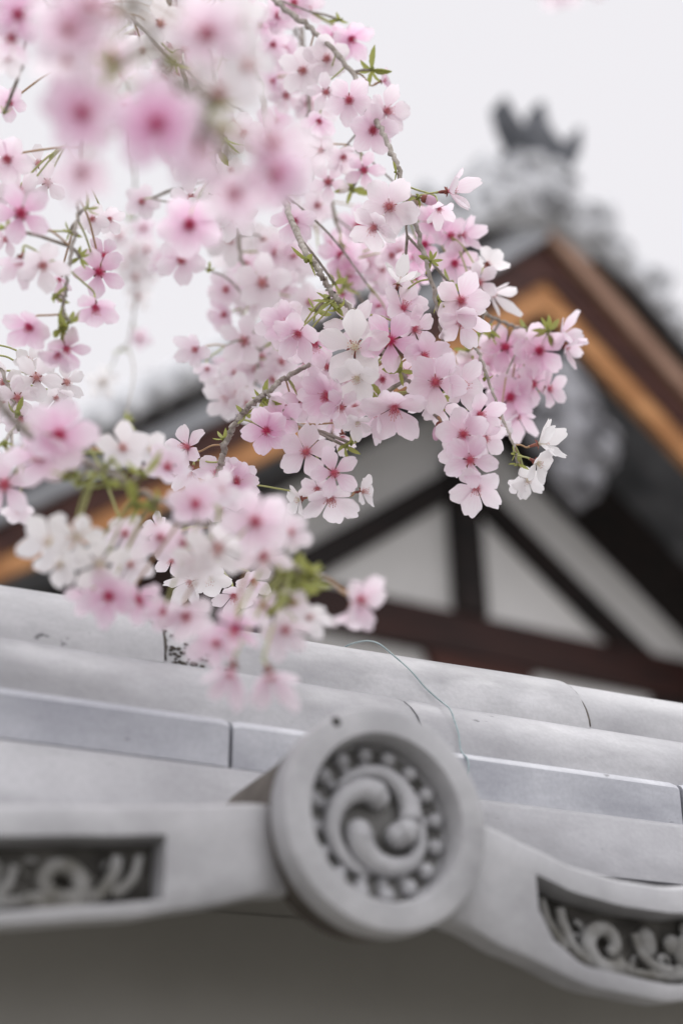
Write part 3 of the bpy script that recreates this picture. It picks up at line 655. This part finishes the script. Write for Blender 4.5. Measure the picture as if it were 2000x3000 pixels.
#FLOWERS
# ------------------------------------------------------------------ the branches
# sharp hanging shoot on the right of the cluster
branch('sharp hanging cherry shoot crossing the bright sky towards the gable, pale pink blossoms',
    [(700, -160, .96), (790, -20, .93), (849, 38, .91), (929, 101, .90), (1032, 214, .88), (1082, 314, .86), (1136, 421, .83), (1174, 517, .81), (1207, 630, .80), (1242, 745, .80), (1272, 864, .80), (1291, 959, .80), (1302, 1040, .81)], (.0019, .0010),
    [(958, 172, 148, -.1, .1, .22), (888, 205, 140, -.2, -.1, .2), (955, 268, 115, -.1, -.6, .3), (1022, 292, 150, .0, -.1, .5), (1092, 381, 158, .1, -.1, .55), (1131, 325, 140, .45, .05, .35),
     (1028, 112, 130, .4, -.5, .8, .95), (980, 106, 105, -.2, -.5, .8, .96), (1118, 238, 75, .8, .3, .7), (935, 352, 105, -.1, -.7, .6, .92), (1065, 497, 120, .2, -.3, .65, .91), (962, 532, 120, -.1, -.1, .4, .93),
     (1005, 458, 115, .2, -.6, .35, .92), (940, 440, 115, -.3, -.4, .2, .93),
     (1140, 605, 170, .0, .05, .30, .80), (1096, 664, 160, -.35, -.55, .25, .80), (1312, 560, 120, .88, .1, .35, .80), (1285, 610, 100, .3, -.85, .4, .82),
     (1268, 649, 115, -.1, .2, .8, .92), (1318, 690, 125, .3, .1, .75, .92), (1245, 716, 115, -.3, 0, .8, .93), (1219, 752, 115, -.2, -.3, .85, .94), (1352, 690, 105, .7, .2, .6, .92), (1330, 770, 125, .3, -.2, .7, .92), (1215, 812, 100, -.1, -.5, .8, .95),
     (1428, 775, 100, .55, .5, .03, .91, 'back'), (1402, 828, 125, .4, .1, .3, .90), (1440, 860, 95, .7, -.3, .1, .92),
     (1349, 881, 162, .1, .05, .45, .795), (1349, 940, 150, .15, -.55, .35, .80), (1166, 830, 105, .25, .85, .0, .80, 6), (1372, 905, 120, .6, .1, .25, .81)],
    [(1090, 205, 70, .88, 2), (1220, 575, 55, .80), (1262, 765, 42, .80), (1285, 880, 62, .80, 2), (1030, 555, 70, .93), (1185, 800, 60, .85), (1320, 835, 70, .86), (995, 58, 50, .93), (1160, 505, 40, .81)],
    [], [(1235, 580, 1278, 592, .80)])
# the twig and blossoms at the heart of the cluster
branch('twig in sharp focus carrying the densest pink and white blossoms of all',
    [(640, -200, .98), (715, 60, .96), (770, 300, .92), (825, 560, .86), (893, 731, .81), (925, 779, .80), (956, 833, .80), (983, 871, .80), (1011, 890, .80), (1070, 945, .80), (1130, 1040, .80), (1200, 1120, .80), (1270, 1210, .80), (1330, 1270, .80)], (.0022, .0010),
    [(861, 645, 145, -.1, -.45, .6, .87), (840, 955, 165, -.5, .25, .45, .80, 12), (875, 975, 150, -.3, -.4, .5, .79), (921, 1003, 150, .1, -.75, .55, .80), (1030, 950, 170, -.25, .35, .25, .80),
     (1040, 1018, 205, -.1, .1, .0, .785, 2), (1143, 998, 178, .0, .0, .85, .785, 2), (1180, 905, 150, .3, .6, .5, .80), (1212, 965, 140, .65, .0, .45, .80), (1240, 1042, 155, .55, -.1, .55, .79),
     (1275, 1119, 178, .0, .0, .5, .78, 1), (1348, 1132, 155, .6, .15, .35, .785), (1047, 1106, 155, -.35, -.35, .0, .785), (960, 1160, 165, -.55, -.1, .5, .80, 13), (1000, 1192, 135, -.1, -.4, .35, .79),
     (1047, 1235, 95, .05, -.75, .0, .79), (1155, 1192, 200, .0, -.62, .42, .785, 4), (1110, 1205, 120, -.5, -.5, .4, .80), (1402, 1214, 150, .5, -.3, .5, .78), (1357, 1272, 165, .0, .0, .5, .775, 3), (1376, 1348, 162, .05, .0, .5, .77, 2), (1394, 1425, 165, .05, -.62, .3, .775, 3),
     (1345, 1330, 120, -.3, -.3, .35, .78), (1418, 1285, 120, .5, -.2, .35, .785), (1225, 1165, 120, .3, -.5, .25, .80), (960, 1075, 120, -.5, .1, .4, .81),
     (1141, 921, 95, 0, 0, .75, .95), (1109, 898, 90, 0, -.2, .65, .96), (1080, 1090, 110, .1, .2, .3, .82), (1290, 1190, 120, .1, -.4, .3, .80), (1120, 1110, 110, 0, -.3, .5, .81),
     (900, 1060, 120, -.4, -.2, .4, .83), (1190, 1090, 110, .1, -.3, .4, .81)],
    [(905, 765, 85, .80, 0), (965, 885, 65, .80, 2), (985, 905, 55, .80), (925, 910, 60, .81), (1105, 1180, 60, .80), (1170, 1085, 70, .79), (1285, 1175, 60, .79), (1115, 1160, 60, .79), (1365, 1345, 40, .79), (980, 830, 50, .85)],
    [], [(1290, 1238, 1274, 1290, .79)])
# right-hand spray against the orange boards
branch('short side spray of deep pink blossoms standing out against the orange bargeboard',
    [(1291, 840, .83), (1365, 895, .87), (1437, 929, .91), (1502, 955, .92), (1586, 973, .92), (1640, 985, .92)], (.0014, .0008),
    [(1480, 1017, 158, -.1, .1, .85, .92), (1578, 1027, 145, .1, .0, .8, .92), (1642, 985, 105, .75, .35, .45, .92, 6), (1655, 1015, 90, .75, -.35, .4, .92, 6), (1440, 1030, 120, -.4, .1, .6, .93), (1528, 1050, 110, .1, -.3, .7, .93),
     (1494, 1163, 145, .0, -.1, .8, .92), (1560, 1125, 120, .4, -.1, .65, .92), (1605, 1140, 115, .75, .1, .5, .92), (1525, 1110, 100, .0, .3, .6, .93), (1425, 1075, 115, -.1, -.2, .6, .93), (1385, 1070, 110, -.3, -.2, .5, .92), (1512, 1215, 110, .1, -.75, .5, .92), (1450, 1120, 100, -.2, -.2, .5, .94), (1465, 1250, 80, .0, -.6, .1, .9)],
    [(1415, 960, 70, .90), (1604, 968, 60, .91), (1370, 1030, 50, .92), (1540, 965, 50, .92), (1440, 985, 60, .92)])
branch('thin bare shoot ending in a few white blossoms beside the grey gable pendant',
    [(1330, 920, .84), (1383, 1001, .85), (1414, 1074, .84), (1450, 1170, .83), (1490, 1270, .82), (1512, 1335, .81)], (.0011, .0007),
    [(1578, 1300, 126, .86, .25, .0, .81, 6), (1572, 1355, 113, .7, -.35, .0, .805, 4), (1545, 1405, 105, .2, -.5, .0, .84, 3), (1520, 1425, 76, -.5, -.4, .05, .845)],
    [(1516, 1360, 38, .82), (1420, 1110, 45, .84), (1508, 1330, 35, .81)])
# lower left shoot
branch('thick knobbly twig sloping down to pink blossoms above the grey ridge, in focus',
    [(1060, 960, .82), (960, 1030, .82), (887, 1077, .81), (841, 1104, .81), (795, 1138, .80), (757, 1169, .80), (722, 1199, .80), (688, 1245, .80), (661, 1299, .80), (646, 1360, .80), (630, 1440, .80), (622, 1540, .81), (630, 1640, .81)], (.0012, .0021),
    [(781, 1262, 145, -.15, -.1, .85, .79, 3), (818, 1226, 125, .1, .1, .8, .80), (889, 1167, 140, .2, .1, .55, .82), (896, 1324, 172, .0, .05, .4, .79, 1), (977, 1385, 162, .2, -.15, .5, .785, 2), (968, 1458, 175, .0, -.75, .2, .80, 4), (1060, 1440, 110, .85, .1, .05, .80), (878, 1463, 100, -.85, -.2, .0, .80),
     (930, 1430, 110, -.3, -.6, .3, .80), (551, 1311, 138, -.6, .2, .4, .80), (560, 1380, 100, -.3, -.7, .3, .80), (636, 1392, 135, -.2, .7, .5, .80, 4), (690, 1412, 145, .35, .35, .5, .80, 13), (952, 1195, 95, .2, -.1, .7, .83), (1003, 1275, 75, .1, -.8, .3, .81), (914, 1250, 110, .1, -.2, .25, .83), (850, 1185, 110, -.2, .2, .6, .83),
     (478, 1580, 100, -.5, -.4, .7, .80), (460, 1545, 90, -.5, .5, .3, .80), (505, 1640, 110, -.4, -.5, .25, .80), (612, 1690, 130, .0, -.6, .0, .80), (684, 1742, 130, .1, -.65, .3, .80), (742, 1700, 110, .3, -.5, .35, .80), (560, 1700, 110, -.4, -.6, .1, .80), (650, 1480, 110, .2, -.1, .4, .81)],
    [(1012, 1308, 62, .80, 1), (775, 1170, 60, .80, 2), (655, 1285, 45, .80), (1030, 1300, 45, .80), (720, 1215, 40, .80)])
# out-of-focus spray in front, lower left
branch('blurred near spray of white and pink blossoms with green shoots hanging over the ridge tiles',
    [(-160, 900, 0.555), (-60, 1090, 0.565), (40, 1230, 0.575), (150, 1310, 0.585), (245, 1349, 0.585), (345, 1395, 0.585), (402, 1437, 0.585), (497, 1480, 0.585), (566, 1517, 0.585), (680, 1580, 0.585), (780, 1630, 0.585), (873, 1666, 0.585), (950, 1690, 0.595)], (.0016, .0010),
    [(174, 1274, 225, .1, .1, .75, 0.585), (118, 1335, 184, -.2, -.35, .6, 0.585), (15, 1420, 189, -.2, .0, .5, 0.645), (55, 1490, 108, -.1, -.6, .25, 0.665), (361, 1313, 144, .0, .2, .05, .64), (440, 1318, 117, .2, .1, .0, .66), (490, 1372, 144, .2, .5, .45, 0.645),
     (150, 1590, 194, -.6, .2, .0, 0.585), (225, 1570, 180, -.1, -.5, .0, 0.575), (290, 1650, 189, .2, -.5, .0, 0.585), (180, 1650, 153, -.5, -.4, .0, 0.595), (320, 1745, 180, -.1, -.35, .72, 0.585), (262, 1745, 144, -.3, -.5, .55, 0.595), (405, 1755, 162, .1, -.55, .65, 0.595), (365, 1560, 126, .1, -.3, .25, 0.635), (380, 1650, 135, .2, -.4, .1, 0.615),
     (545, 1800, 171, .0, -.65, .35, 0.585), (574, 1480, 180, -.1, .4, .6, 0.575), (640, 1440, 126, .3, .3, .3, 0.605), (747, 1528, 212, .1, .0, .5, 0.565), (640, 1600, 194, -.1, -.5, .04, 0.575), (580, 1640, 162, -.2, -.5, .06, 0.585), (770, 1625, 180, .1, -.5, .3, 0.575), (690, 1840, 198, -.15, -.62, .72, 0.555), (640, 1880, 144, -.5, -.5, .55, 0.565),
     (790, 1975, 153, .2, -.7, .4, 0.555), (680, 1960, 144, -.2, -.7, .45, 0.555), (1050, 1755, 166, .7, -.3, .45, 0.585, 4), (1030, 1790, 135, .1, -.85, .4, 0.590, 4), (905, 1800, 135, .2, -.6, .05, 0.595), (835, 1840, 162, .1, -.6, .3, 0.575), (770, 1770, 144, .0, -.6, .3, 0.585), (470, 1570, 135, .0, -.4, .4, 0.605), (540, 1590, 153, .2, -.3, .45, 0.595), (850, 1560, 126, .4, .1, .3, 0.585), (480, 1790, 135, -.2, -.6, .5, 0.585), (860, 1760, 108, 0, -.5, .2, 0.585)],
    [(205, 1395, 110, 0.585, 0), (235, 1420, 90, 0.585), (320, 1420, 100, 0.585), (420, 1390, 95, 0.585), (400, 1480, 110, 0.585, 0), (455, 1490, 100, 0.585), (330, 1350, 80, 0.585), (870, 1705, 120, 0.585, 2), (845, 1680, 90, 0.585), (820, 1770, 80, 0.585), (640, 1500, 60, 0.585), (910, 1680, 70, 0.585)])
# very near blossoms at the top left
branch('strongly blurred nearest spray with large deep pink blossoms filling the upper corner of the sky',
    [(330, -300, 0.455), (360, -120, 0.445), (400, 30, 0.440), (480, 180, 0.435), (560, 300, 0.435), (640, 400, 0.435), (700, 480, 0.435)], (.0016, .0009),
    [(459, 362, 258, .05, -.05, 1.0, .42, 3), (241, 330, 228, -.1, .0, .8, 0.435, 3), (190, 295, 146, -.5, .3, .75, 0.445, 4), (241, 500, 198, -.1, -.55, .45, 0.440), (264, 25, 241, .1, .0, .55, 0.445, 2), (201, 80, 232, -.1, -.1, .5, 0.445, 3), (797, 421, 219, .15, .0, .5, 0.440), (803, 505, 211, .1, -.3, .75, 0.445),
     (605, 95, 219, .0, .0, .5, 0.455), (640, 275, 228, .2, .1, .08, 0.455), (715, 195, 224, 0.455, .2, .08, 0.465), (330, 165, 206, .0, -.5, .35, 0.455), (200, 170, 198, -.3, -.5, .25, 0.455), (560, 430, 198, .3, -.3, .55, 0.445), (690, 560, 198, -.2, -.5, .5, 0.455), (880, 480, 181, .5, -.2, .3, 0.455),
     (690, 60, 206, .3, .2, .06, 0.465)],
    [(490, 195, 110, 0.445, 3), (625, 310, 90, 0.455), (330, 195, 70, .44), (620, 410, 110, .45), (545, 490, 60, 0.455)])
branch('softly blurred twig at the top edge with white and pink blossoms on long stalks',
    [(20, -180, .62), (50, -60, .60), (90, 30, .58), (160, 130, .58), (230, 240, .60), (300, 190, .62)], (.0012, .0008),
    [(55, 42, 190, -.1, .0, .85, .56), (35, 110, 170, -.3, -.5, .5, .57), (23, 165, 130, -.3, -.4, .15, .60), (60, 5, 150, 0, .3, .5, .58), (285, 250, 130, .2, -.2, .2, .66), (250, 200, 110, .1, -.4, .15, .66), (470, 70, 140, .1, .2, .05, .72), (417, 145, 110, 0, -.2, .05, .75), (536, 145, 120, .7, .1, .6, .74), (500, 130, 120, .2, -.3, .2, .75)],
    [(350, 180, 70, .6), (300, 200, 60, .6), (515, 190, 60, .7), (15, 330, 50, .7)])
# left hanging twig
branch('slender hanging twig at the left with pink blossoms and pointed green leaves at its tip',
    [(260, 120, .72), (245, 330, .72), (235, 520, .72), (230, 620, .71), (215, 720, .70), (198, 830, .70), (188, 880, .70), (186, 925, .70)], (.0012, .0008),
    [(62, 625, 185, .0, .05, .8, .66, 2), (60, 760, 125, -.3, -.7, .45, .68), (125, 775, 150, .2, -.5, .2, .67), (88, 955, 150, -.3, -.5, .75, .70, 4), (195, 1020, 130, .2, -.65, .65, .70), (170, 1035, 110, -.2, -.7, .5, .7), (30, 300, 110, -.1, -.1, .6, .74), (23, 465, 150, -.2, -.2, .45, .72), (140, 535, 125, .1, .1, .25, .76), (115, 480, 120, -.2, .2, .15, .78), (60, 560, 130, -.1, .2, .3, .74),
     (291, 797, 148, .1, .0, .75, .74, 2), (306, 750, 125, .2, .5, .7, .75), (280, 898, 150, .1, -.75, .65, .72, 4), (175, 815, 80, -.2, -.7, .5, .74), (270, 640, 100, .2, -.3, .2, .76), (320, 640, 90, .4, -.4, .25, .77), (20, 700, 100, -.4, -.2, .4, .7), (10, 560, 110, -.3, .3, .35, .74)],
    [(165, 870, 75, .70, 3), (190, 960, 85, .70, 0), (205, 945, 60, .70), (20, 668, 60, .68), (235, 755, 45, .71, 2), (205, 680, 45, .71), (255, 610, 45, .71), (180, 965, 70, .70)])
branch('pale whitish blossoms on a thin shoot at the left edge below the pink hanging twig',
    [(-120, 760, .80), (-60, 900, .79), (-10, 1040, .78), (40, 1180, .77), (55, 1260, .77)], (.0013, .0008),
    [(107, 1107, 155, .1, .1, .12, .77, 2), (53, 1164, 135, -.1, -.1, .2, .77, 2), (195, 1120, 120, .4, .1, .1, .79), (165, 1165, 110, .2, -.4, .1, .79), (12, 1122, 115, -.3, .2, .15, .78), (10, 1180, 110, -.2, -.4, .2, .78), (85, 1060, 100, 0, .5, .08, .79), (60, 1225, 110, 0, -.6, .3, .77), (140, 1060, 100, .2, .4, .1, .8)],
    [(48, 1210, 80, .76, 3), (15, 1300, 70, .7), (35, 1330, 60, .7)])
# behind the cluster
branch('pale pink blossoms crowding a shadowed shoot behind the central cluster',
    [(560, -200, 1.08), (600, 100, 1.07), (650, 360, 1.06), (680, 560, 1.05), (705, 740, 1.04), (735, 900, 1.03), (755, 1040, 1.02), (745, 1140, 1.02)], (.0024, .0010),
    [(768, 829, 165, .0, .05, .2, 1.0, 1), (743, 880, 120, -.1, -.5, .25, 1.02), (807, 740, 120, .1, .1, .45, 1.04), (858, 748, 110, .2, .0, .35, 1.04), (906, 885, 115, .1, -.1, .2, 1.04), (663, 848, 115, -.4, .0, .4, 1.03), (659, 920, 100, -.5, -.2, .5, 1.03), (715, 999, 160, -.05, .0, .25, 1.0, 2), (765, 1045, 120, .1, -.1, .3, 1.03), (748, 1080, 115, -.1, -.2, .3, 1.03), (824, 1060, 110, .1, .0, .3, 1.02),
     (677, 700, 140, -.2, -.1, .1, 1.06), (640, 670, 130, -.3, .1, .15, 1.06), (830, 838, 120, .0, -.2, .3, 1.05), (845, 885, 115, .1, .1, .25, 1.06), (875, 775, 125, .1, .0, .2, 1.07), (532, 760, 150, .0, -.15, .45, .95, 3), (475, 770, 90, -.3, .1, .4, 1.0), (574, 1023, 115, -.5, -.15, .35, .95), (607, 1078, 80, .0, -.7, .3, .97), (695, 1158, 140, .0, .0, .2, .98, 2), (660, 1172, 120, -.3, -.1, .15, .98), (722, 1182, 120, .2, -.2, .1, .98), (640, 1130, 90, -.3, .4, .2, 1.0), (690, 1090, 110, 0, 0, .25, 1.03), (800, 1110, 110, .1, -.2, .25, 1.02)],
    [(615, 790, 40, .95), (800, 1000, 40, 1.0)], [(760, 960, 120, 150, 8, 1.04, 1.14, .25, .030), (730, 720, 120, 110, 7, 1.06, 1.16, .22, .031)])
branch('rosy shoot behind the sharp hanging twig, glimpsed between it and the central cluster',
    [(840, -200, 1.06), (880, 60, 1.05), (905, 300, 1.03), (950, 520, 1.01), (1000, 700, 1.0), (1030, 830, .99), (1080, 910, .99)], (.0020, .0009),
    [(998, 747, 125, .0, .0, .8, .98), (1023, 800, 125, .1, -.1, .75, .98), (1002, 858, 100, .0, -.2, .7, .99), (1145, 747, 115, .1, -.3, .35, .98), (1168, 728, 110, .2, -.5, .35, .98), (1120, 785, 110, .0, -.3, .3, 1.0), (732, 33, 120, -.2, .1, .85, .98), (759, 71, 115, -.1, -.3, .8, .98), (814, 44, 120, .1, .1, .7, .98), (860, 8, 120, .2, .2, .6, .97), (800, 128, 110, .0, -.5, .55, 1.0), (900, 25, 115, .3, .0, .4, .98), (800, 235, 90, -.6, -.3, .75, 1.03), (838, 278, 115, .1, -.5, .35, 1.03), (925, 415, 120, .1, -.2, .2, 1.02), (1050, 740, 100, .2, .1, .5, 1.0), (930, 600, 110, 0, -.3, .3, 1.03), (1080, 770, 100, 0, 0, .4, 1.0)],
    [(1010, 840, 60, .97), (1000, 715, 40, .97)], [(870, 330, 100, 160, 8, 1.04, 1.16, .4, .030), (1000, 640, 100, 120, 7, 1.03, 1.13, .5, .030), (880, 560, 90, 90, 5, 1.06, 1.16, .3, .030), (800, 140, 90, 110, 5, 1.04, 1.15, .55, .030), (1090, 820, 80, 60, 4, 1.0, 1.08, .5, .03)])
branch('brownish twig behind the nearest pink spray, its blossoms pale and half hidden',
    [(470, -200, .86), (500, 40, .86), (540, 230, .86), (590, 400, .86), (640, 520, .86), (600, 600, .87), (560, 660, .87)], (.0018, .0009),
    [(715, 392, 125, .1, -.1, .25, .86), (676, 496, 110, .3, -.5, .06, .86), (618, 470, 100, -.3, -.3, .15, .86), (560, 490, 110, -.5, -.2, .2, .86), (555, 655, 190, .0, -.2, .75, .62, 3), (600, 640, 130, .2, .3, .15, .85), (690, 640, 150, .1, -.2, .2, .85), (640, 580, 130, 0, .2, .1, .86), (560, 580, 120, -.2, .1, .2, .87), (415, 590, 100, .1, 0, .35, 1.0)],
    [(650, 400, 90, .80, 2), (640, 440, 60, .82), (595, 460, 60, .84)], [(560, 100, 130, 130, 6, .9, 1.0, .25, .030), (640, 600, 130, 80, 5, .95, 1.05, .2, .030)])
branch('distant faint shoot of whitish blossoms blurred into the sky at the left',
    [(330, -260, 1.45), (350, 0, 1.44), (380, 300, 1.42), (395, 560, 1.40), (400, 760, 1.40), (395, 900, 1.40), (375, 1010, 1.40)], (.0016, .0008),
    [(398, 812, 105, .0, -.1, .06, 1.40), (406, 868, 90, .1, -.4, .04, 1.40), (421, 668, 90, .0, .1, .5, 1.38), (409, 990, 75, .3, .0, .45, 1.42), (302, 1118, 100, -.1, -.2, .0, 1.45), (370, 780, 90, -.2, .1, .1, 1.41), (440, 790, 95, .2, .1, .1, 1.40), (395, 740, 90, 0, .2, .15, 1.41), (350, 690, 90, -.3, 0, .2, 1.4), (430, 730, 85, .2, 0, .2, 1.4)],
    [(354, 1026, 35, 1.4), (378, 640, 40, 1.4), (372, 1240, 45, 1.1)])
branch('crowded white and blush blossoms high behind the nearest spray, no leaves showing',
    [(180, -300, 1.12), (260, -60, 1.10), (380, 60, 1.08), (500, 160, 1.08), (620, 260, 1.08), (720, 330, 1.08)], (.0022, .0010), [],
    [], [(300, 60, 300, 90, 12, 1.06, 1.2, .35, .031), (620, 190, 150, 170, 12, 1.05, 1.2, .2, .031), (420, 250, 170, 110, 9, 1.06, 1.18, .3, .031), (560, 380, 130, 110, 7, 1.05, 1.15, .25, .031)])
branch('blush blossoms low behind the lower left twig, under the pale cluster',
    [(1010, 980, .98), (930, 1050, .97), (860, 1120, .96), (810, 1180, .95)], (.0013, .0008),
    [(930, 1120, 120, 0, 0, .4, .95), (980, 1230, 110, .1, -.3, .5, .94), (860, 1140, 120, -.1, .1, .35, .95), (1040, 1190, 110, 0, -.3, .3, .93), (1090, 1140, 110, .1, 0, .4, .93), (905, 1210, 110, 0, -.2, .5, .93), (1010, 1110, 110, 0, 0, .35, .95), (1240, 1090, 100, 0, 0, .4, .92), (1300, 1070, 100, .2, 0, .45, .93)],
    [])
# twigs that pass the very top of the frame on the right
branch('near shoot whose blurred petals just enter the top edge above the bare sky',
    [(1500, -260, .5), (1560, -150, .5), (1620, -70, .5), (1660, -40, .5)], (.0012, .0008), [(1635, -55, 170, .0, -.6, .35, .5), (1740, -90, 170, .2, -.2, .3, .5)], [])
